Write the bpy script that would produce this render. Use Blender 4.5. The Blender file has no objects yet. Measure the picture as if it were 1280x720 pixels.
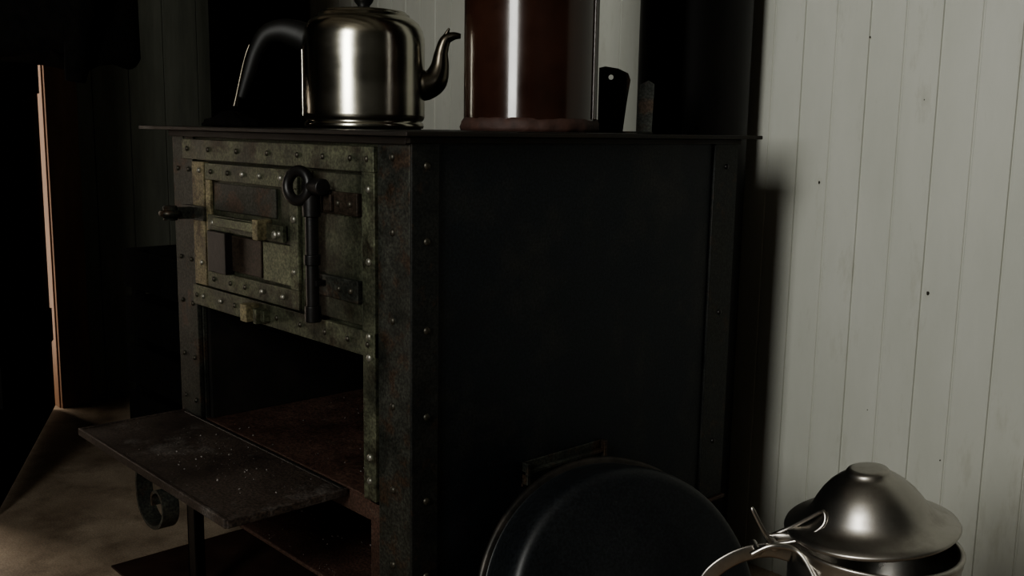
import bpy, bmesh, math, random
from mathutils import Vector, Matrix, noise
random.seed(7)
S = bpy.context.scene
try: S.view_settings.look='AgX - Medium High Contrast'
except Exception: pass

# ------------------------------------------------------------ materials
def mat(name, c1, c2=None, metal=0.0, rough=0.5, scale=8.0, bump=0.0, c3=None, spots=0.0,
        spot_scale=60, rough2=None, stretch=(1,1,1), thr=(0.35,0.65), coat=0.0, spot_thr=0.62, spec=.5, soft=.08, grain=0.0):
    m = bpy.data.materials.new(name); m.use_nodes = True
    nt = m.node_tree; N = nt.nodes; L = nt.links
    b = N['Principled BSDF']
    tc = N.new('ShaderNodeTexCoord'); mp = N.new('ShaderNodeMapping')
    mp.inputs['Scale'].default_value = stretch
    L.new(tc.outputs['Object'], mp.inputs['Vector'])
    nz = N.new('ShaderNodeTexNoise'); nz.inputs['Scale'].default_value = scale
    nz.inputs['Detail'].default_value = 8; nz.inputs['Roughness'].default_value = 0.65
    L.new(mp.outputs['Vector'], nz.inputs['Vector'])
    cr = N.new('ShaderNodeValToRGB')
    cr.color_ramp.elements[0].position = thr[0]; cr.color_ramp.elements[1].position = thr[1]
    cr.color_ramp.elements[0].color = (*c1, 1); cr.color_ramp.elements[1].color = (*(c2 or c1), 1)
    L.new(nz.outputs['Fac'], cr.inputs['Fac'])
    out = cr.outputs['Color']
    if c3 is not None:
        n2 = N.new('ShaderNodeTexNoise'); n2.inputs['Scale'].default_value = spot_scale
        n2.inputs['Detail'].default_value = 6; n2.inputs['Roughness'].default_value=.7
        L.new(mp.outputs['Vector'], n2.inputs['Vector'])
        r2 = N.new('ShaderNodeValToRGB')
        r2.color_ramp.elements[0].position = spot_thr; r2.color_ramp.elements[1].position = spot_thr + soft
        L.new(n2.outputs['Fac'], r2.inputs['Fac'])
        mu = N.new('ShaderNodeMath'); mu.operation = 'MULTIPLY'; mu.inputs[1].default_value = spots
        L.new(r2.outputs['Color'], mu.inputs[0])
        mx = N.new('ShaderNodeMixRGB'); L.new(mu.outputs[0], mx.inputs['Fac'])
        L.new(out, mx.inputs['Color1']); mx.inputs['Color2'].default_value = (*c3, 1)
        out = mx.outputs['Color']
    if grain > 0:   # fine salt of dust / scratches
        n3 = N.new('ShaderNodeTexNoise'); n3.inputs['Scale'].default_value = 260; n3.inputs['Detail'].default_value = 2
        L.new(tc.outputs['Object'], n3.inputs['Vector'])
        r3 = N.new('ShaderNodeMapRange'); r3.inputs['From Min'].default_value=.35; r3.inputs['From Max'].default_value=.7
        r3.inputs['To Min'].default_value=1-grain; r3.inputs['To Max'].default_value=1+grain*1.8
        L.new(n3.outputs['Fac'], r3.inputs['Value'])
        vm = N.new('ShaderNodeVectorMath'); vm.operation='SCALE'
        L.new(out, vm.inputs[0]); L.new(r3.outputs['Result'], vm.inputs['Scale']); out = vm.outputs['Vector']
    L.new(out, b.inputs['Base Color'])
    b.inputs['Metallic'].default_value = metal
    b.inputs['Specular IOR Level'].default_value = spec
    if rough2 is None: b.inputs['Roughness'].default_value = rough
    else:
        mr = N.new('ShaderNodeMapRange'); mr.inputs['To Min'].default_value = rough
        mr.inputs['To Max'].default_value = rough2
        mr.inputs['From Min'].default_value = 0.3; mr.inputs['From Max'].default_value = 0.7
        L.new(nz.outputs['Fac'], mr.inputs['Value']); L.new(mr.outputs['Result'], b.inputs['Roughness'])
    b.inputs['Coat Weight'].default_value = coat; b.inputs['Coat Roughness'].default_value = 0.05
    if bump > 0:
        bp = N.new('ShaderNodeBump'); bp.inputs['Strength'].default_value = bump
        bp.inputs['Distance'].default_value = 0.004
        L.new(nz.outputs['Fac'], bp.inputs['Height']); L.new(bp.outputs['Normal'], b.inputs['Normal'])
    return m

M = {}
M['wall'] = mat('painted_boards', (.49,.50,.445), (.565,.57,.52), rough=.55, scale=3, bump=.12, stretch=(1.5,1.5,.4),
                c3=(.38,.375,.31), spots=.45, spot_scale=16, spot_thr=.58, soft=.15)
M['chip'] = mat('paint_chip', (.03,.025,.02), rough=.9)
M['darkwood'] = mat('dark_wood', (.020,.021,.017), (.034,.034,.026), rough=.75, scale=6, stretch=(4,4,.5), bump=.2)
M['leftwall'] = mat('dark_green_boards', (.11,.115,.093), (.16,.165,.133), rough=.75, scale=6, stretch=(4,4,.5), bump=.2)
M['blackwood'] = mat('near_black_wood', (.006,.006,.006), (.010,.010,.009), rough=.8, scale=6, stretch=(4,4,.5), bump=.1, spec=.25)  # near-black tone keeps door leaf, cupboard and crate dark
M['brownwood'] = mat('brown_wood', (.16,.085,.048), (.24,.13,.07), rough=.7, scale=6, stretch=(4,4,.5), bump=.2)
M['jamb'] = mat('pine_jamb', (.17,.085,.04), (.25,.13,.065), rough=.6, scale=6, stretch=(4,4,.5))
M['floor'] = mat('worn_floor', (.22,.17,.125), (.40,.325,.245), rough=.45, rough2=.8, scale=4, bump=.1,
                 c3=(.13,.095,.068), spots=.65, spot_scale=9, spot_thr=.47, soft=.2, grain=.15)
M['ceil'] = mat('ceiling_wood', (.20,.19,.16), (.28,.26,.22), rough=.8, scale=5)
M['side'] = mat('black_stove_steel', (.0055,.0078,.0105), (.011,.015,.019), metal=.3, rough=.36, rough2=.6, scale=4, bump=.06,
                c3=(.034,.032,.027), spots=.5, spot_scale=7, spot_thr=.50, soft=.2, spec=.4, grain=.3)
M['sidestrip'] = mat('black_angle_iron', (.012,.014,.014), (.026,.027,.024), metal=.5, rough=.4, rough2=.6, scale=14, bump=.1,
                 c3=(.05,.03,.018), spots=.5, spot_scale=30, spot_thr=.56, grain=.3)
M['strip'] = mat('angle_iron', (.020,.022,.019), (.056,.058,.048), metal=.6, rough=.4, rough2=.6, scale=14, bump=.15,
                 c3=(.060,.034,.020), spots=.65, spot_scale=18, spot_thr=.52, grain=.35)
M['green'] = mat('heat_tinted_steel', (.032,.036,.027), (.130,.137,.090), metal=.6, rough=.32, rough2=.6, scale=15, bump=.25,
                 c3=(.030,.020,.014), spots=.8, spot_scale=16, spot_thr=.51, soft=.14, grain=.3)
M['yellow'] = mat('straw_tinted_steel', (.10,.087,.052), (.26,.23,.14), metal=.55, rough=.38, rough2=.6, scale=18, bump=.2,
                  c3=(.040,.026,.016), spots=.85, spot_scale=22, spot_thr=.51, soft=.14, grain=.3)
M['panel'] = mat('green_door_panel', (.018,.021,.015), (.088,.094,.062), metal=.55, rough=.33, rough2=.6, scale=8, bump=.2,
                 c3=(.026,.017,.012), spots=.8, spot_scale=12, spot_thr=.50, soft=.16, grain=.3)
M['brightpanel'] = mat('polished_green_plate', (.08,.088,.058), (.185,.193,.125), metal=.55, rough=.33, rough2=.55, scale=11, bump=.15,
                 c3=(.03,.022,.015), spots=.7, spot_scale=14, spot_thr=.55, soft=.14, grain=.3)
M['brown'] = mat('brown_scorched_steel', (.024,.018,.013), (.048,.036,.027), metal=.45, rough=.45, scale=16, bump=.15, grain=.35)
M['rivet'] = mat('worn_rivet', (.14,.14,.11), (.36,.35,.31), metal=.7, rough=.4, scale=60)
M['drivet'] = mat('dark_rivet', (.03,.029,.022), (.07,.063,.048), metal=.6, rough=.45, scale=60)
M['black'] = mat('black_iron', (.008,.008,.008), (.018,.016,.015), metal=.4, rough=.4, scale=20, bump=.2)
M['plate'] = mat('stove_top_iron', (.015,.015,.015), (.035,.028,.022), metal=.6, rough=.4, rough2=.65, scale=10, bump=.1)
M['oven_dark'] = mat('oven_dark', (.006,.006,.006), (.014,.012,.010), rough=.85, scale=12, bump=.2, spec=.2)  # near-black lining of the oven walls and roof
M['rust'] = mat('rusty_oven_steel', (.028,.015,.011), (.075,.041,.030), metal=.3, rough=.45, rough2=.7, scale=9, bump=.25,
                c3=(.12,.09,.07), spots=.4, spot_scale=26, spot_thr=.58, soft=.12, grain=.4)
M['flap'] = mat('ashy_tray_steel', (.018,.0125,.010), (.044,.032,.025), metal=.25, rough=.48, rough2=.75, scale=7, bump=.3,
                c3=(.17,.16,.15), spots=.55, spot_scale=9, spot_thr=.55, soft=.2, grain=.5)
M['ash'] = mat('ash', (.07,.065,.06), (.22,.20,.185), rough=1, scale=80, spec=.05)
M['steel'] = mat('kettle_steel', (.42,.405,.345), (.56,.535,.46), metal=1, rough=.15, rough2=.26, scale=5, bump=.015,
                 stretch=(1,1,3), c3=(.29,.255,.185), spots=.4, spot_scale=6, spot_thr=.46, soft=.35)
M['steel2'] = mat('brushed_steel', (.36,.345,.32), (.52,.495,.46), metal=1, rough=.26, rough2=.44, scale=6, bump=.04,
                  c3=(.18,.155,.13), spots=.6, spot_scale=12, spot_thr=.48, soft=.2)
M['spout'] = mat('tarnished_steel', (.09,.08,.065), (.16,.14,.11), metal=1, rough=.3, scale=12)
M['bake'] = mat('black_bakelite', (.005,.005,.005), (.009,.009,.008), rough=.48, scale=10, spec=.3)
M['enamel'] = mat('brown_enamel', (.020,.0085,.0055), (.036,.0150,.0095), rough=.14, rough2=.24, scale=8, bump=.01, coat=.4,
                  c3=(.012,.006,.004), spots=.5, spot_scale=14)
M['cement'] = mat('fire_cement', (.025,.012,.009), (.06,.026,.018), rough=.7, scale=30, bump=.6)
M['blackpipe'] = mat('black_flue', (.004,.004,.004), (.008,.007,.0065), rough=.5, scale=10, bump=.05, spec=.3)
M['basin'] = mat('black_enamel_basin', (.006,.0075,.009), (.011,.0125,.014), rough=.36, rough2=.52, scale=5, bump=.04,
                 c3=(.05,.05,.048), spots=.25, spot_scale=70, spot_thr=.64, spec=.4, grain=.3)
M['rim'] = mat('worn_rim_metal', (.015,.015,.014), (.050,.043,.037), metal=.6, rough=.42, scale=25, bump=.1)
M['cloth'] = mat('dark_wool', (.0025,.0025,.0025), (.005,.0045,.004), rough=.95, scale=60, bump=.4, spec=.1)
M['hearth'] = mat('hearth_sheet', (.030,.014,.011), (.055,.027,.020), metal=.4, rough=.5, rough2=.7, scale=8, bump=.1)
M['white'] = mat('window_paint', (.5,.5,.48), rough=.6)

# ------------------------------------------------------------ mesh builder
class MB:
    def __init__(s): s.bm = bmesh.new(); s.mats = []
    def mi(s, m):
        if m not in s.mats: s.mats.append(m)
        return s.mats.index(m)
    def box(s, x0,x1,y0,y1,z0,z1, m, mx=None):
        i = s.mi(m); v=[]
        for z in (z0,z1):
            for (x,y) in ((x0,y0),(x1,y0),(x1,y1),(x0,y1)):
                p = Vector((x,y,z)); v.append(s.bm.verts.new(mx@p if mx else p))
        for f in ((3,2,1,0),(4,5,6,7),(0,1,5,4),(1,2,6,5),(2,3,7,6),(3,0,4,7)):
            s.bm.faces.new([v[k] for k in f]).material_index = i
    def lathe(s, prof, m, mx=Matrix(), seg=64, wob=None, smooth=True):
        i = s.mi(m); rings=[]
        for (r,z) in prof:
            if r < 1e-6: rings.append([s.bm.verts.new(mx@Vector((0,0,z)))])
            else:
                ring=[]
                for k in range(seg):
                    a=2*math.pi*k/seg; rr=r+(wob(a,z) if wob else 0)
                    ring.append(s.bm.verts.new(mx@Vector((rr*math.cos(a),rr*math.sin(a),z))))
                rings.append(ring)
        for a,b in zip(rings[:-1],rings[1:]):
            for k in range(seg):
                k2=(k+1)%seg
                if len(a)==1 and len(b)==1: continue
                if len(a)==1: f=[a[0],b[k2],b[k]]
                elif len(b)==1: f=[a[k],a[k2],b[0]]
                else: f=[a[k],a[k2],b[k2],b[k]]
                try:
                    fc=s.bm.faces.new(f); fc.material_index=i; fc.smooth=smooth
                except ValueError: pass
    def cyl(s, p0, p1, r, m, seg=20, r2=None):
        p0=Vector(p0); p1=Vector(p1); d=p1-p0; L=d.length
        q=d.to_track_quat('Z','Y').to_matrix().to_4x4(); q.translation=p0
        r2=r if r2 is None else r2
        e=min(.0015,L*.1)
        s.lathe([(0,0),(r*.85,0),(r,e*.5),(r,e),(r2,L-e),(r2,L-e*.5),(r2*.85,L),(0,L)], m, q, seg)
    def dome(s, p, n, r, h, m, seg=10):
        q=Vector(n).to_track_quat('Z','Y').to_matrix().to_4x4(); q.translation=Vector(p)
        s.lathe([(r,0),(r*.92,h*.45),(r*.6,h*.85),(0,h)], m, q, seg)
    def tube(s, pts, rad, m, seg=14, sub=8, flat=1.0, up=Vector((0,0,1))):
        P=[Vector(p) for p in pts]; R=list(rad) if hasattr(rad,'__len__') else [rad]*len(P)
        n=len(P); cp=[];cr=[]
        for j in range(n-1):
            p0=P[max(j-1,0)];p1=P[j];p2=P[j+1];p3=P[min(j+2,n-1)]
            for k in range(sub):
                t=k/sub
                cp.append(.5*((2*p1)+(p2-p0)*t+(2*p0-5*p1+4*p2-p3)*t*t+(3*p1-p0-3*p2+p3)*t**3))
                cr.append(R[j]*(1-t)+R[j+1]*t)
        cp.append(P[-1]);cr.append(R[-1])
        i=s.mi(m); rings=[]; nrm=None
        for j,c in enumerate(cp):
            T=(cp[min(j+1,len(cp)-1)]-cp[max(j-1,0)]).normalized()
            if nrm is None:
                nrm=T.cross(up)
                if nrm.length<1e-3: nrm=T.cross(Vector((1,0,0)))
            nrm=(nrm-T*nrm.dot(T)).normalized(); bn=T.cross(nrm)
            rings.append([s.bm.verts.new(c+nrm*math.cos(2*math.pi*k/seg)*cr[j]*flat+bn*math.sin(2*math.pi*k/seg)*cr[j]) for k in range(seg)])
        for a,b in zip(rings[:-1],rings[1:]):
            for k in range(seg):
                f=s.bm.faces.new([a[k],a[(k+1)%seg],b[(k+1)%seg],b[k]]); f.material_index=i; f.smooth=True
        for r in (rings[0],rings[-1]):
            f=s.bm.faces.new(r); f.material_index=i
    def strap(s, pts, wdir, width, th, m, sub=8):
        P=[Vector(p) for p in pts]; n=len(P); cp=[]
        for j in range(n-1):
            p0=P[max(j-1,0)];p1=P[j];p2=P[j+1];p3=P[min(j+2,n-1)]
            for k in range(sub):
                t=k/sub
                cp.append(.5*((2*p1)+(p2-p0)*t+(2*p0-5*p1+4*p2-p3)*t*t+(3*p1-p0-3*p2+p3)*t**3))
        cp.append(P[-1]); w=Vector(wdir).normalized()*width/2; i=s.mi(m); rings=[]
        for j,c in enumerate(cp):
            T=(cp[min(j+1,len(cp)-1)]-cp[max(j-1,0)]).normalized(); nn=T.cross(w).normalized()*th/2
            rings.append([s.bm.verts.new(c+a*w+b_*nn) for a,b_ in ((-1,-1),(1,-1),(1,1),(-1,1))])
        for a,b in zip(rings[:-1],rings[1:]):
            for k in range(4): s.bm.faces.new([a[k],a[(k+1)%4],b[(k+1)%4],b[k]]).material_index=i
        s.bm.faces.new(rings[0]).material_index=i; s.bm.faces.new(rings[-1]).material_index=i
    def torus(s, c, n, R, r, m, seg=32, s2=12):
        q=Vector(n).to_track_quat('Z','Y').to_matrix().to_4x4(); q.translation=Vector(c)
        s.lathe([(R+r*math.cos(2*math.pi*k/s2), r*math.sin(2*math.pi*k/s2)) for k in range(s2+1)], m, q, seg)
    def prism(s, poly, m, mx, t):
        i=s.mi(m)
        a=[s.bm.verts.new(mx@Vector((x,y,0))) for x,y in poly]
        b=[s.bm.verts.new(mx@Vector((x,y,t))) for x,y in poly]
        n=len(poly)
        s.bm.faces.new(a[::-1]).material_index=i; s.bm.faces.new(b).material_index=i
        for k in range(n): s.bm.faces.new([a[k],a[(k+1)%n],b[(k+1)%n],b[k]]).material_index=i
    def obj(s, name, parent=None, bevel=0):
        bmesh.ops.recalc_face_normals(s.bm, faces=s.bm.faces)
        me=bpy.data.meshes.new(name); s.bm.to_mesh(me); s.bm.free()
        for m in s.mats: me.materials.append(m)
        o=bpy.data.objects.new(name, me); S.collection.objects.link(o)
        if parent: o.parent=parent
        if bevel:
            b=o.modifiers.new('bevel','BEVEL'); b.width=bevel; b.segments=2; b.limit_method='ANGLE'; b.angle_limit=math.radians(50)
        return o
def empty(name, loc=(0,0,0)):
    e=bpy.data.objects.new(name,None); e.empty_display_size=.05; S.collection.objects.link(e); return e

RV=Vector((.681,.7325,0)); FV=Vector((-.7325,.681,0))   # room directions across / along the view
CZ=.92

# ------------------------------------------------------------ room
XL,XR,YF,YB,H = -2.25,1.9,-1.7,.98,2.3
b=MB(); b.box(XL-.9,XR+.1,YF-.1,YB+.1,-.1,0,M['floor']); b.obj('floor')
b=MB(); b.box(XL-.1,XR+.1,YF-.1,YB+.1,H,H+.1,M['ceil'])
for k in range(6): b.box(XL,XR,YF+.2+k*.42,YF+.27+k*.42,H-.08,H,M['ceil'])
b.obj('ceiling')
b=MB(); prof=[]; x=XL-.1; k=0; i=b.mi(M['wall'])
while x < XR+.1:
    deep=(k%2==0); d=.0035 if deep else .0022; w=.0022 if deep else .0024
    prof += [(x,0),(x+w*.6,d),(x+w*1.2,d),(x+w*2,0)]
    x += .068; k+=1
prof.append((XR+.1,0))
lo=[b.bm.verts.new((px,YB+dy,0)) for px,dy in prof]; hi=[b.bm.verts.new((px,YB+dy,H)) for px,dy in prof]
for j in range(len(prof)-1): b.bm.faces.new([lo[j],lo[j+1],hi[j+1],hi[j]]).material_index=i
o=b
o.box(XL-.1,XR+.1,YB+.008,YB+.1,0,H,M['wall'])
for (cx,cz,r) in ((.062,.83,.0026),(.284,.65,.0032),(.143,1.09,.0016),(.25,.98,.0010),(.33,.36,.0013),(.19,.42,.0010)):
    cx=1.0416-(1.0416-cx)*1.047; cz=.92-(.92-cz)*1.047
    q=Matrix.Translation((cx,YB-.0006,cz))@Matrix.Rotation(math.radians(90),4,'X')
    pts=[(r*(1+.5*random.random())*math.cos(a)*.7, r*(1+.5*random.random())*math.sin(a)) for a in [k*math.pi/4 for k in range(8)]]
    o.prism(pts,M['chip'],q,.0005)
wb=o.obj('wall_back')
DY1=.27; DY0=-.70
b=MB()
def planks(b,y0,y1,z0,z1):
    y=y0
    while y<y1-.001:
        ye=min(y+.12,y1); b.box(XL-.1,XL,y+.001,ye-.001,z0,z1,M['leftwall']); y=ye
planks(b,DY1+.035,YB,0,H); planks(b,YF,DY0-.035,0,H); planks(b,DY0-.035,DY1+.035,2.03,H)
b.box(XL-.11,XL-.02,YF,DY0-.035,0,H,M['darkwood']); b.box(XL-.11,XL-.02,DY1+.035,YB,0,H,M['darkwood'])
b.obj('wall_left',bevel=.002)
b=MB()
b.box(XL-.11,XL+.004,DY1,DY1+.035,0,2.03,M['jamb']); b.box(XL-.11,XL+.004,DY0-.035,DY0,0,2.03,M['jamb'])
b.box(XL-.11,XL+.004,DY0,DY1,2.0,2.03,M['jamb'])
b.box(XL+.004,XL+.02,DY1+.004,DY1+.10,0,2.05,M['brownwood'])
b.obj('trim_1',bevel=.002)
e=empty('door_1')
P0=Vector((XL+.012,.2545,0)); d=Vector((.899,-.438,0)).normalized(); nb=Vector((-.438,-.899,0)).normalized()
mx=Matrix(((d.x,nb.x,0,P0.x),(d.y,nb.y,0,P0.y),(0,0,1,0),(0,0,0,1)))
b=MB()
for k in range(8): b.box(k*.117+.0003,(k+1)*.117-.0003,0,.03,.012,1.99,M['blackwood'],mx)
for z in (.25,1.0,1.7): b.box(.10,.90,-.02,0,z,z+.1,M['blackwood'],mx)
b.obj('leaf',e,.0008)
b=MB(); b.cyl(mx@Vector((.88,0,1.15)),mx@Vector((.88,-.05,1.15)),.012,M['black']); b.dome(mx@Vector((.88,-.05,1.15)),mx.to_3x3()@Vector((0,-1,0)),.025,.02,M['black'],16); b.obj('door_knob',e)
WX0,WX1,WZ0,WZ1=.22,.80,.90,2.15
b=MB()
b.box(XL-.1,WX0,YF-.1,YF,0,H,M['darkwood']); b.box(WX1,XR+.1,YF-.1,YF,0,H,M['darkwood'])
b.box(WX0,WX1,YF-.1,YF,0,WZ0,M['darkwood']); b.box(WX0,WX1,YF-.1,YF,WZ1,H,M['darkwood'])
b.obj('wall_front')
b=MB(); b.box(XR,XR+.1,YF,YB,0,H,M['darkwood']); b.obj('wall_right')
b=MB()
for (a,c,z0,z1) in ((WX0,WX0+.03,WZ0,WZ1),(WX1-.03,WX1,WZ0,WZ1),(WX0,WX1,WZ0,WZ0+.03),(WX0,WX1,WZ1-.03,WZ1),(WX0,WX1,1.55,1.575)):
    b.box(a,c,YF-.06,YF-.02,z0,z1,M['white'])
b.obj('window_1',bevel=.003)

# ------------------------------------------------------------ stove
st=empty('wood_stove')
TOP=.907; W=.71; D=.72
b=MB()
b.box(-.006,0,0.002,D,.25,TOP,M['side']); b.box(-W,-W+.006,.002,D,.25,TOP,M['side'])
b.box(-W,0,D-.006,D,.25,TOP,M['side'])
b.box(-W,0,.0,.008,.601,TOP,M['panel'])
b.box(-W,-.62,.0,.008,.25,.601,M['strip']); b.box(-.10,0,.0,.008,.25,.601,M['rust'])
b.box(-W+.006,-.006,.008,D-.01,.595,.601,M['oven_dark'])
b.box(-W+.006,-.006,.0,D-.01,.383,.390,M['rust'])
b.box(-.62,-.61,.008,.55,.39,.595,M['oven_dark']); b.box(-.10,-.094,.008,.55,.39,.595,M['oven_dark']); b.box(-.62,-.094,.54,.55,.39,.595,M['oven_dark'])
b.box(-.62,-.10,.0,.006,.355,.384,M['rust'])
b.box(-W+.01,-.01,.16,.166,.25,.384,M['rust'])
b.obj('carcass',st,.0012)
b=MB(); b.box(-W-.01,.01,-.030,D+.005,.243,.25,M['rust']); b.obj('base_plate',st,.002)
b=MB(); b.box(-W-.075,.034,-.035,.749,TOP+.001,.9145,M['plate'])
b.box(-W,0,-.012,0,.897,TOP+.001,M['plate']); b.box(0,.010,-.012,D,.899,TOP+.001,M['plate'])
b.obj('top_plate',st,.0015)
b=MB()
for (x,y) in ((-.717,.0),(-.04,.03),(-.717,.68),(-.04,.68)):
    b.box(x,x+.030,y,y+.005,.0055,.243,M['black']); b.box(x,x+.005,y,y+.032,.0055,.243,M['black']); b.box(x-.004,x+.036,y-.004,y+.036,.0045,.010,M['black'])
b.obj('legs',st,.001)
b=MB()
b.box(-.072,0,-.005,0,.25,TOP,M['strip']); b.box(0,.005,-.005,.040,.25,TOP,M['sidestrip'])
b.box(0,.005,.650,.718,.25,TOP,M['sidestrip']); b.box(-W,-.665,-.005,0,.25,TOP,M['strip'])
b.box(-.663,-.628,-.004,0,.39,TOP,M['strip'])
b.obj('corner_angles',st,.0012)
b=MB()
b.box(-.660,-.074,-.010,-.002,.858,.893,M['green'])
b.box(-.635,-.074,-.010,-.002,.601,.637,M['green'])
b.box(-.104,-.074,-.009,-.001,.391,.858,M['green'])
b.box(-.660,-.622,-.009,-.001,.391,.858,M['strip'])
b.box(-.620,-.575,-.012,-.001,.640,.855,M['yellow'])
b.obj('front_frame',st,.0012)
b=MB()
b.box(-.560,-.262,-.010,0,.642,.854,M['panel'])
b.box(-.562,-.262,-.016,-.010,.826,.854,M['green'])
b.box(-.562,-.262,-.016,-.010,.642,.672,M['green'])
b.box(-.562,-.545,-.016,-.010,.672,.826,M['yellow'])
b.box(-.285,-.262,-.016,-.010,.672,.826,M['green'])
b.box(-.548,-.30,-.020,-.012,.742,.768,M['green'])
b.box(-.51,-.365,-.030,-.020,.752,.766,M['brightpanel'])
b.box(-.365,-.348,-.036,-.010,.742,.774,M['yellow'])
b.box(-.535,-.33,-.013,-.010,.776,.822,M['strip'])
b.box(-.476,-.378,-.014,-.010,.678,.738,M['brown'])
b.box(-.540,-.476,-.026,-.010,.672,.742,M['black'])
b.box(-.374,-.29,-.013,-.010,.676,.738,M['brightpanel'])
b.box(-.235,-.108,-.006,0,.642,.854,M['panel'])
b.box(-.262,-.232,-.008,0,.642,.854,M['green'])
b.obj('fire_door',st,.0012)
b=MB()
b.box(-.210,-.108,-.014,-.004,.796,.828,M['brown']); b.box(-.210,-.108,-.014,-.004,.674,.706,M['strip'])
b.box(-.185,-.165,-.020,-.014,.80,.824,M['brown'])
b.obj('hinge_straps',st,.0015)
b=MB(); rx=-.203
b.cyl((rx,-.028,.636),(rx,-.028,.835),.0095,M['black'],20)
b.cyl((rx,-.028,.72),(rx,-.028,.735),.012,M['black']); b.cyl((rx,-.028,.636),(rx,-.028,.66),.012,M['black'])
b.cyl((rx,-.028,.79),(rx,-.028,.822),.013,M['black'])
b.torus((rx-.015,-.040,.834),(.25,-1,.1),.0215,.008,M['black'])
b.cyl((rx-.005,-.030,.834),(rx+.035,-.030,.834),.012,M['black'])
b.obj('latch_rod',st)
b=MB()
b.box(rx-.019,rx+.014,-.03,-.004,.69,.698,M['black'])
b.box(-.610,-.595,-.050,-.010,.757,.777,M['strip']); b.box(-.640,-.560,-.022,-.012,.755,.779,M['strip'])
b.torus((-.606,-.060,.767),(0,0,1),.013,.006,M['strip'])
b.cyl((-.606,-.060,.755),(-.606,-.060,.780),.012,M['strip'])
b.box(-.43,-.36,-.022,-.010,.610,.628,M['green']); b.box(-.415,-.395,-.034,-.010,.606,.634,M['yellow']); b.box(-.38,-.37,-.03,-.01,.606,.63,M['green'])
b.obj('latches',st,.0015)
b=MB(); n=(0,-1,0)
def rv(x,z,y=-.010,r=.0045,m='rivet',nn=n): b.dome((x,y,z),nn,r,.0035,M[m])
for x in (-.64,-.56,-.46,-.36,-.27,-.20,-.13,-.09): rv(x,.876,m='drivet')
for x in (-.62,-.595,-.53,-.48,-.34,-.27,-.20,-.14,-.09): rv(x,.619,m='drivet' if random.random()<.6 else 'rivet')
for z in (.835,.735,.63,.60,.455,.42): rv(-.088,z,-.009,.0055)
for x in (-.54,-.48,-.43,-.375,-.31): rv(x,.840,-.016,m='drivet' if x<-.45 else 'rivet'); rv(x,.657,-.016,m='drivet' if x<-.4 else 'rivet')
for x in (-.53,-.31): rv(x,.755,-.020)
rv(-.325,.752,-.02,.007); rv(-.274,.70,-.016); rv(-.274,.78,-.016,.006)
for x in (-.155,-.125): rv(x,.812,-.014,m='drivet'); rv(x,.690,-.014,m='drivet')
for z in (.88,.78,.66,.54,.42,.31): rv(-.038,z,-.005,.0055,'drivet'); b.dome((.005,.02,z-.01),(1,0,0),.0055,.0035,M['drivet'])
for z in (.86,.60,.36): b.dome((.005,.685,z),(1,0,0),.005,.0035,M['black'])
for z in (.84,.76,.68,.60,.5,.42): rv(-.640,z,-.009,.0045,'drivet'); rv(-.69,z,-.005,.0045,'drivet'); rv(-.592,z,-.012,.0045,'rivet') if z>.65 else None
b.obj('rivets',st)
b=MB()
b.box(-.70,-.155,-.197,-.004,.381,.388,M['flap'])
b.box(-.70,-.155,-.200,-.194,.378,.391,M['flap']); b.box(-.703,-.697,-.197,-.004,.378,.390,M['flap']); b.box(-.158,-.152,-.197,-.004,.378,.390,M['flap'])
b.obj('oven_flap',st,.0015)
b=MB(); b.cyl((-.69,-.006,.384),(-.16,-.006,.384),.006,M['black'])
b.obj('flap_hinge',st)
b=MB()
pts=[(-.462,.379),(-.466,.350),(-.458,.318),(-.430,.300),(-.395,.302),(-.372,.322),(-.370,.348),(-.388,.362),(-.408,.352),(-.408,.335)]
b.strap([(x,-.182,z) for x,z in pts],(0,1,0),.026,.005,M['strip'])
b.box(-.48,-.34,-.195,-.165,.374,.381,M['black'])
b.obj('flap_handle',st)
b=MB(); b.box(0,.010,.205,.385,.405,.411,M['strip']); b.box(0,.003,.205,.385,.385,.424,M['strip']); b.box(0,.014,.205,.211,.39,.424,M['strip']); b.box(0,.012,.379,.385,.39,.424,M['strip']); b.obj('side_bracket',st,.001)
b=MB(); ai=b.mi(M['ash'])
def crumb(x,y,z,r):
    res=bmesh.ops.create_icosphere(b.bm,subdivisions=1,radius=r,matrix=Matrix.Translation((x,y,z+r*.2))@Matrix.Rotation(random.random()*3,4,'X')@Matrix.Diagonal((1,.5+random.random()*.6,.4+random.random()*.5,1)))
for k in range(160):
    x=random.gauss(-.42,.14); y=random.gauss(-.10,.055)
    if -.69<x<-.165 and -.19<y<-.01: crumb(x,y,.388,random.choice((.0005,.0005,.0007,.0009,.0012,.0022)))
for k in range(90): crumb(random.uniform(-.60,-.11),random.uniform(.01,.3),.390,random.choice((.0005,.0006,.0008,.0014,.002)))
for k in range(60): crumb(random.uniform(-.5,-.0),random.uniform(-.026,-.004) ,.250,random.choice((.0005,.0007,.001)))
for k in range(70): crumb(random.uniform(-.6,-.1),random.uniform(.01,.14) ,.250,random.choice((.0007,.001,.0018,.003)))
b.obj('ash_crumbs',st)
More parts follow.
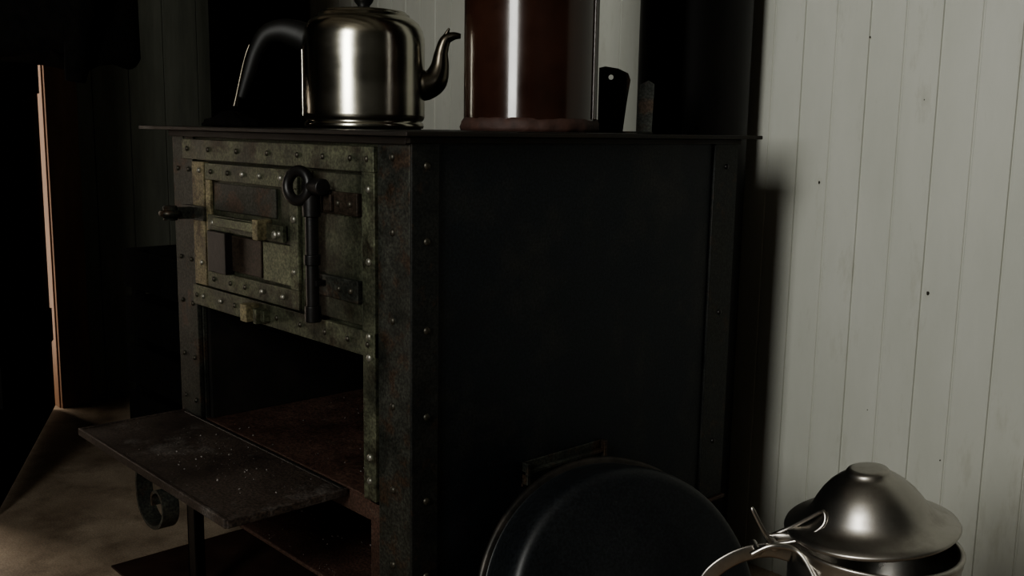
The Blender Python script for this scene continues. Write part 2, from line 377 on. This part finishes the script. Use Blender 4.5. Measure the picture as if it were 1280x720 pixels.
# bent damper bracket standing on the top plate
e=empty('damper_bracket')
b=MB()
def tab(b,c,poly,hc,hr,yaw,m):
    mx=Matrix.Translation(c)@Matrix.Rotation(yaw,4,'Z')@Matrix.Rotation(math.radians(90),4,'X')
    i=b.mi(m)
    def outer(a):
        dx,dy=math.cos(a),math.sin(a); best=9
        for k in range(len(poly)):
            x1,y1=poly[k];x2,y2=poly[(k+1)%len(poly)]
            ex,ey=x2-x1,y2-y1; den=dx*ey-dy*ex
            if abs(den)<1e-9: continue
            t=((x1-hc[0])*ey-(y1-hc[1])*ex)/den; u=((x1-hc[0])*dy-(y1-hc[1])*dx)/den
            if t>0 and -1e-6<=u<=1+1e-6: best=min(best,t)
        return (hc[0]+dx*best,hc[1]+dy*best)
    angs=sorted([2*math.pi*k/24 for k in range(24)]+[math.atan2(y-hc[1],x-hc[0])%(2*math.pi) for x,y in poly])
    rs=[]
    for z in (0,.003):
        rs.append(([b.bm.verts.new(mx@Vector((hc[0]+hr*math.cos(a),hc[1]+hr*math.sin(a),z))) for a in angs],[b.bm.verts.new(mx@Vector((*outer(a),z))) for a in angs]))
    n=len(angs)
    for k in range(n):
        q=(k+1)%n
        for f in ([rs[0][0][k],rs[0][1][k],rs[0][1][q],rs[0][0][q]],[rs[1][0][k],rs[1][0][q],rs[1][1][q],rs[1][1][k]],
                  [rs[0][1][k],rs[1][1][k],rs[1][1][q],rs[0][1][q]],[rs[0][0][k],rs[0][0][q],rs[1][0][q],rs[1][0][k]]):
            b.bm.faces.new(f).material_index=i
w_,h_=.052,.108
tab(b,(-.076,.474,.9155),[(-.5*w_,0),(.30*w_,0),(.40*w_,.45*h_),(.50*w_,.80*h_),(.42*w_,.90*h_),(.1*w_,.97*h_),(-.30*w_,h_),(-.5*w_,.98*h_)],(-.12*w_,.84*h_),.0042,math.radians(40),M['strip'])
b.prism([(-.012,0),(.014,0),(.016,.082),(.006,.088),(-.010,.080)],M['strip'],Matrix.Translation((-.062,.535,.9155))@Matrix.Rotation(math.radians(40),4,'Z')@Matrix.Rotation(math.radians(90),4,'X'),.003)
b.box(-.088,-.046,.472,.54,.9155,.9185,M['strip'])
b.obj('bracket_plates',e)

# ------------------------------------------------------------ flue pipes
def pipe_prof(r,z0,z1,j):
    return [(0,z0),(r-.004,z0),(r-.001,z0+.0005),(r,z0+.002),(r,z0+.004),(r,j-.003),(r,j-.001),(r+.002,j),(r+.002,j+.002),(r+.002,j+.038),(r+.002,j+.04),(r,j+.041),(r,j+.043),(r,z1-.002),(r-.001,z1),(0,z1)]
e=empty('brown_enamel_flue_pipe'); c=Vector((-.114,.318,.9155))
HH=H-.917
b=MB(); b.lathe(pipe_prof(.105,.012,HH,.6),M['enamel'],Matrix.Translation(c),128)
b.obj('pipe',e)
b=MB(); b.lathe([(0,0),(.100,0),(.108,.0),(.110,.006),(.109,.014),(.106,.020),(.104,.021),(.09,.021)],M['cement'],Matrix.Translation(c),96,wob=lambda a,z:.004*noise.noise(Vector((math.cos(a)*6,math.sin(a)*6,z*60)))); b.obj('cement_collar',e)
sd=(RV*.93-FV*.36).normalized(); ang=math.atan2(sd.y,sd.x)
mx=Matrix.Translation(c)@Matrix.Rotation(ang,4,'Z')
b=MB(); b.box(.1030,.1075,-.009,.009,.02,HH-.01,M['enamel'],mx); b.obj('seam',e,.001)
e=empty('black_flue_pipe'); c=Vector((-.212,.865,0))
b=MB(); b.lathe(pipe_prof(.111,.0005,H-.002,1.45),M['blackpipe'],Matrix.Translation(c),96)
b.cyl((c.x,.7275,.62),(c.x,.78,.62),.065,M['blackpipe'],32); b.obj('pipe',e)

# ------------------------------------------------------------ kettle
e=empty('kettle'); c=Vector((-.418,.212,.9155)); KS=.955
T=Matrix.Translation(c)@Matrix.Diagonal((1,1,KS,1))
b=MB(); b.lathe([(0,0),(.096,0),(.1015,.002),(.1025,.006),(.1015,.011),(.098,.013),(.102,.017),(.104,.022),(.104,.026),(.104,.144),(.104,.150),(.1035,.160),(.1005,.174),(.094,.186),(.085,.1935),(.079,.1965),(.078,.2005),(.074,.202),(.066,.200)],M['steel'],T,96); b.obj('body',e)
b=MB(); b.lathe([(.0735,.2021),(.072,.2055),(.055,.2085),(.030,.211),(0,.212)],M['steel'],T,64)
b.lathe([(0,.212),(.012,.212),(.010,.216),(.015,.222),(.018,.230),(.014,.237),(0,.239)],M['bake'],T,32); b.obj('lid',e)
def kp(dst,z,off=0): return c+RV*dst+FV*off+Vector((0,0,z))
b=MB(); b.tube([kp(.085,.075),kp(.106,.077),kp(.122,.086),kp(.130,.106),kp(.133,.132),kp(.140,.152),kp(.153,.159),kp(.166,.159)],[.027,.027,.023,.0165,.0115,.0095,.007,.004],M['spout'],20,8); 
b.cyl(kp(.139,.156),kp(.146,.172),.0055,M['spout'],12,.002)
b.obj('spout',e)
b=MB()
b.tube([kp(-.092,.148),kp(-.115,.158),kp(-.142,.163),kp(-.168,.155),kp(-.186,.128),kp(-.199,.092),kp(-.214,.048)],[.025,.024,.020,.016,.0125,.011,.008],M['bake'],18,8,.7)
b.obj('handle',e)
b=MB()
b.tube([kp(-.194,.140,-.006),kp(-.201,.122,-.006),kp(-.209,.095,-.005),kp(-.220,.05,-.004),kp(-.224,.034,-.004)],[.0018,.003,.003,.0035,.0045],M['spout'],10,6)
b.box(-.106,-.098,-.010,.010,.02,.160,M['steel'],Matrix(((RV.x,FV.x,0,c.x),(RV.y,FV.y,0,c.y),(0,0,1,c.z),(0,0,0,1))))
b.obj('handle_metal',e,.001)
e=empty('pot_holder')
b=MB(); cc=Vector((-.610,.062,.9155))
b.lathe([(0,0),(.060,0),(.063,.004),(.054,.012),(.034,.017),(.014,.026),(0,.028)],M['cloth'],Matrix.Translation(cc)@Matrix.Diagonal((1,.75,1,1)),48,
        wob=lambda a,z:.016*noise.noise(Vector((math.cos(a)*2.5,math.sin(a)*2.5,z*80))))
b.obj('cloth',e)

# ------------------------------------------------------------ basin leaning on stove
e=empty('enamel_wash_basin')
n=Vector((.885,-.29,.365)).normalized(); t=(Vector((0,0,1))-n*n.z).normalized(); s_=t.cross(n)
C=Vector((.122,.285,.2105))
mx=Matrix(((s_.x,t.x,n.x,C.x),(s_.y,t.y,n.y,C.y),(s_.z,t.z,n.z,C.z),(0,0,0,1)))
b=MB(); b.lathe([(.223,.003),(.221,.006),(.215,.006),(.213,.009),(.210,.030),(.207,.062),(.205,.072),(.201,.079),(.195,.083),(.190,.0845),(.186,.085),(0,.0855)],M['basin'],mx,128)
b.lathe([(.219,-.002),(.211,.004),(.206,.030),(.200,.074),(.19,.080),(0,.081)],M['basin'],mx,96)
b.lathe([(.213,.0062),(.220,.0068),(.2245,.004),(.2250,.000),(.222,-.003),(.218,-.002)],M['rim'],mx,96)
b.obj('basin',e)

# ------------------------------------------------------------ lidded pot on stool
e=empty('steel_pot'); pc=Vector((.478,.372,.242)); T=Matrix.Translation(pc)
b=MB(); b.lathe([(0,0),(.098,0),(.103,.004),(.104,.008),(.104,.02),(.104,.145),(.104,.150),(.106,.155),(.106,.162),(.108,.165),(.106,.168),(.101,.166),(.100,.15),(.099,.01),(0,.006)],M['steel2'],T,96)
b.obj('body',e)
b=MB()
ax=FV.normalized()
mxl=Matrix.Translation(pc+Vector((0,0,.190))-RV*.006)@Matrix.Rotation(math.radians(-7),4,ax)
b.lathe([(.096,-.008),(.104,-.004),(.1065,-.001),(.105,.002),(.096,.0055),(.084,.010),(.0765,.0155),(.071,.023),(.065,.033),(.057,.044),(.048,.0535),(.039,.0605),(.032,.065),(.028,.0665),(.0265,.070),(.024,.073),(.018,.074),(0,.074)],M['steel2'],mxl,96)
b.lathe([(.096,-.008),(.088,.000),(.074,.012),(.066,.021),(.054,.040),(.044,.051),(.03,.061),(0,.063)],M['steel2'],mxl,96)
b.obj('lid',e)
def pp(dst,z,off=0): return pc+RV*dst+FV*off+Vector((0,0,z))
b=MB()
b.tube([pp(-.104,.146),pp(-.135,.152),pp(-.175,.141),pp(-.207,.115),pp(-.215,.08),pp(-.19,.04),pp(-.145,.025),pp(-.104,.03)],.010,M['steel2'],14,8,.18,up=Vector((RV.x,RV.y,0.01)))
b.obj('handle',e)
b=MB()
b.cyl(pp(-.130,.163,-.018),pp(-.130,.163,.018),.006,M['steel2'])
b.cyl(pp(-.150,.155,-.015),pp(-.150,.155,.015),.005,M['steel2'])
b.tube([pp(-.130,.163,-.012),pp(-.145,.183,-.014),pp(-.158,.207,-.012),pp(-.161,.213,-.01)],[.0035,.003,.003,.002],M['steel2'],8)
b.tube([pp(-.130,.165,.012),pp(-.108,.180,.004),pp(-.088,.200,-.01),pp(-.074,.213,-.022),pp(-.076,.198,-.030),pp(-.10,.176,-.022),pp(-.130,.165,-.012)],.0032,M['steel2'],8)
b.tube([pp(-.160,.153,-.018),pp(-.135,.168,-.024),pp(-.104,.163,-.03),pp(-.09,.14,-.058)],.004,M['steel2'],8)
b.tube([pp(-.135,.162,.01),pp(-.11,.168,.0),pp(-.098,.158,-.005)],[.008,.007,.005],M['steel2'],10,8,.4)
b.obj('clamp',e)
e=empty('stool'); b=MB()
b.lathe([(0,.211),(.14,.211),(.145,.216),(.145,.236),(.14,.2415),(0,.2415)],M['brownwood'],Matrix.Translation((pc.x,pc.y,0)),48)
for k in range(3):
    a=k*2.094+.4; b.cyl((pc.x+.09*math.cos(a),pc.y+.09*math.sin(a),.211),(pc.x+.125*math.cos(a),pc.y+.125*math.sin(a),0),.016,M['brownwood'],16,.012)
b.obj('seat_and_legs',e)

# ------------------------------------------------------------ hearth, stand-in cupboard and crate, coat
b=MB(); b.box(-.96,.06,-.06,.745,0,.004,M['hearth']); hs=b.obj('hearth_sheet',None,.001)
e=empty('stand_in_cupboard'); b=MB()  # stand-in added for a dark rectangle behind the kettle
b.box(-2.24,-1.83,.83,.965,0,2.2,M['blackwood'])
b.box(-2.22,-2.04,.815,.83,.05,2.15,M['blackwood']); b.box(-2.03,-1.85,.815,.83,.05,2.15,M['blackwood'])
b.cyl((-2.05,.815,1.1),(-2.05,.79,1.1),.012,M['black']); b.obj('cupboard_body',e,.003)
e=empty('stand_in_crate'); b=MB()  # near-black stand-in added for a faint dark shape beside the stove
for z in (.03,.17,.31,.45):
    b.box(-1.82,-1.42,.33,.345,z,z+.11,M['blackwood']); b.box(-1.82,-1.42,.655,.67,z,z+.11,M['blackwood'])
    b.box(-1.82,-1.805,.345,.655,z,z+.11,M['blackwood']); b.box(-1.435,-1.42,.345,.655,z,z+.11,M['blackwood'])
for (x,y) in ((-1.805,.345),(-1.465,.345),(-1.805,.625),(-1.465,.625)): b.box(x,x+.03,y,y+.03,0,.56,M['blackwood'])
b.box(-1.805,-1.435,.345,.655,.03,.045,M['blackwood'])
b.obj('crate_slats',e,.002)
e=empty('hanging_coat'); b=MB()
cc=Vector((-.945,-.13,0)); mxc=Matrix(((RV.x,FV.x,0,cc.x),(RV.y,FV.y,0,cc.y),(0,0,1,0),(0,0,0,1)))
ci=b.mi(M['cloth']); rings=[]; zs=[1.03,1.06,1.15,1.3,1.45,1.58,1.68,1.74,1.78]; ws=[.160,.161,.162,.16,.155,.16,.15,.09,.04]; ds=[.06,.06,.06,.06,.055,.055,.05,.04,.03]
for z,w,dd in zip(zs,ws,ds):
    ring=[]
    for k in range(64):
        a=2*math.pi*k/64; f=1+.05*math.sin(7*a+1.3)*(1.9-z)+.08*noise.noise(Vector((math.cos(a)*2,math.sin(a)*2,z*3)))
        zz=z+(.012*math.sin(3*a)+.006*math.sin(8*a) if z<1.1 else 0)
        ring.append(b.bm.verts.new(mxc@Vector((w*math.cos(a)*f,dd*math.sin(a)*f*1.1,zz))))
    rings.append(ring)
for a_,b_ in zip(rings[:-1],rings[1:]):
    for k in range(64):
        f=b.bm.faces.new([a_[k],a_[(k+1)%64],b_[(k+1)%64],b_[k]]); f.material_index=ci; f.smooth=True
b.bm.faces.new(rings[-1]).material_index=ci; b.bm.faces.new(rings[0]).material_index=ci
b.tube([mxc@Vector((.10,-.05,1.68)),mxc@Vector((.125,-.075,1.5)),mxc@Vector((.115,-.08,1.25)),mxc@Vector((.087,-.075,1.06)),mxc@Vector((.077,-.075,.99))],[.05,.045,.036,.024,.017],M['cloth'],20,8)
b.tube([mxc@Vector((-.11,-.05,1.68)),mxc@Vector((-.135,-.075,1.5)),mxc@Vector((-.14,-.085,1.25)),mxc@Vector((-.14,-.075,1.05))],[.05,.05,.042,.035],M['cloth'],20,8)
b.obj('coat_cloth',e)
b=MB(); b.tube([mxc@Vector((0,0,1.76)),mxc@Vector((0,0,1.9)),mxc@Vector((.0,0,2.1)),mxc@Vector((0,0,H-.001))],.004,M['black'],8); b.obj('hook_cord',e)

# ------------------------------------------------------------ lights
def area(name,loc,target,sx,sy,power,col):
    l=bpy.data.lights.new(name,'AREA'); l.shape='RECTANGLE'; l.size=sx; l.size_y=sy; l.energy=power; l.color=col
    o=bpy.data.objects.new(name,l); S.collection.objects.link(o); o.location=loc
    o.rotation_euler=(Vector(target)-Vector(loc)).to_track_quat('-Z','Y').to_euler(); return o
area('window_daylight',((WX0+WX1)/2,YF-.12,(WZ0+WZ1)/2),((WX0+WX1)/2,0,(WZ0+WZ1)/2),WX1-WX0,WZ1-WZ0,46,(1,.995,.94))
area('doorway_daylight',(XL-.45,-.25,1.0),(XL,-.22,1.0),.9,1.9,18,(1,.84,.68))
w=bpy.data.worlds.new('overcast'); S.world=w; w.use_nodes=True
w.node_tree.nodes['Background'].inputs[0].default_value=(.65,.7,.72,1); w.node_tree.nodes['Background'].inputs[1].default_value=.15

# ------------------------------------------------------------ camera
cam=bpy.data.cameras.new('camera'); cam.lens=35; cam.sensor_width=36; cam.clip_start=.02
co=bpy.data.objects.new('camera',cam); S.collection.objects.link(co)
p=math.radians(9.1); fwd=(FV.normalized()*math.cos(p)-Vector((0,0,math.sin(p)))).normalized()
r=RV.normalized(); u=r.cross(fwd)
m3=Matrix(((r.x,u.x,-fwd.x),(r.y,u.y,-fwd.y),(r.z,u.z,-fwd.z))).to_4x4()
m3=m3@Matrix.Rotation(math.radians(.95),4,'Z'); m3.translation=(1.0416,-.789,CZ)
co.matrix_world=m3; S.camera=co
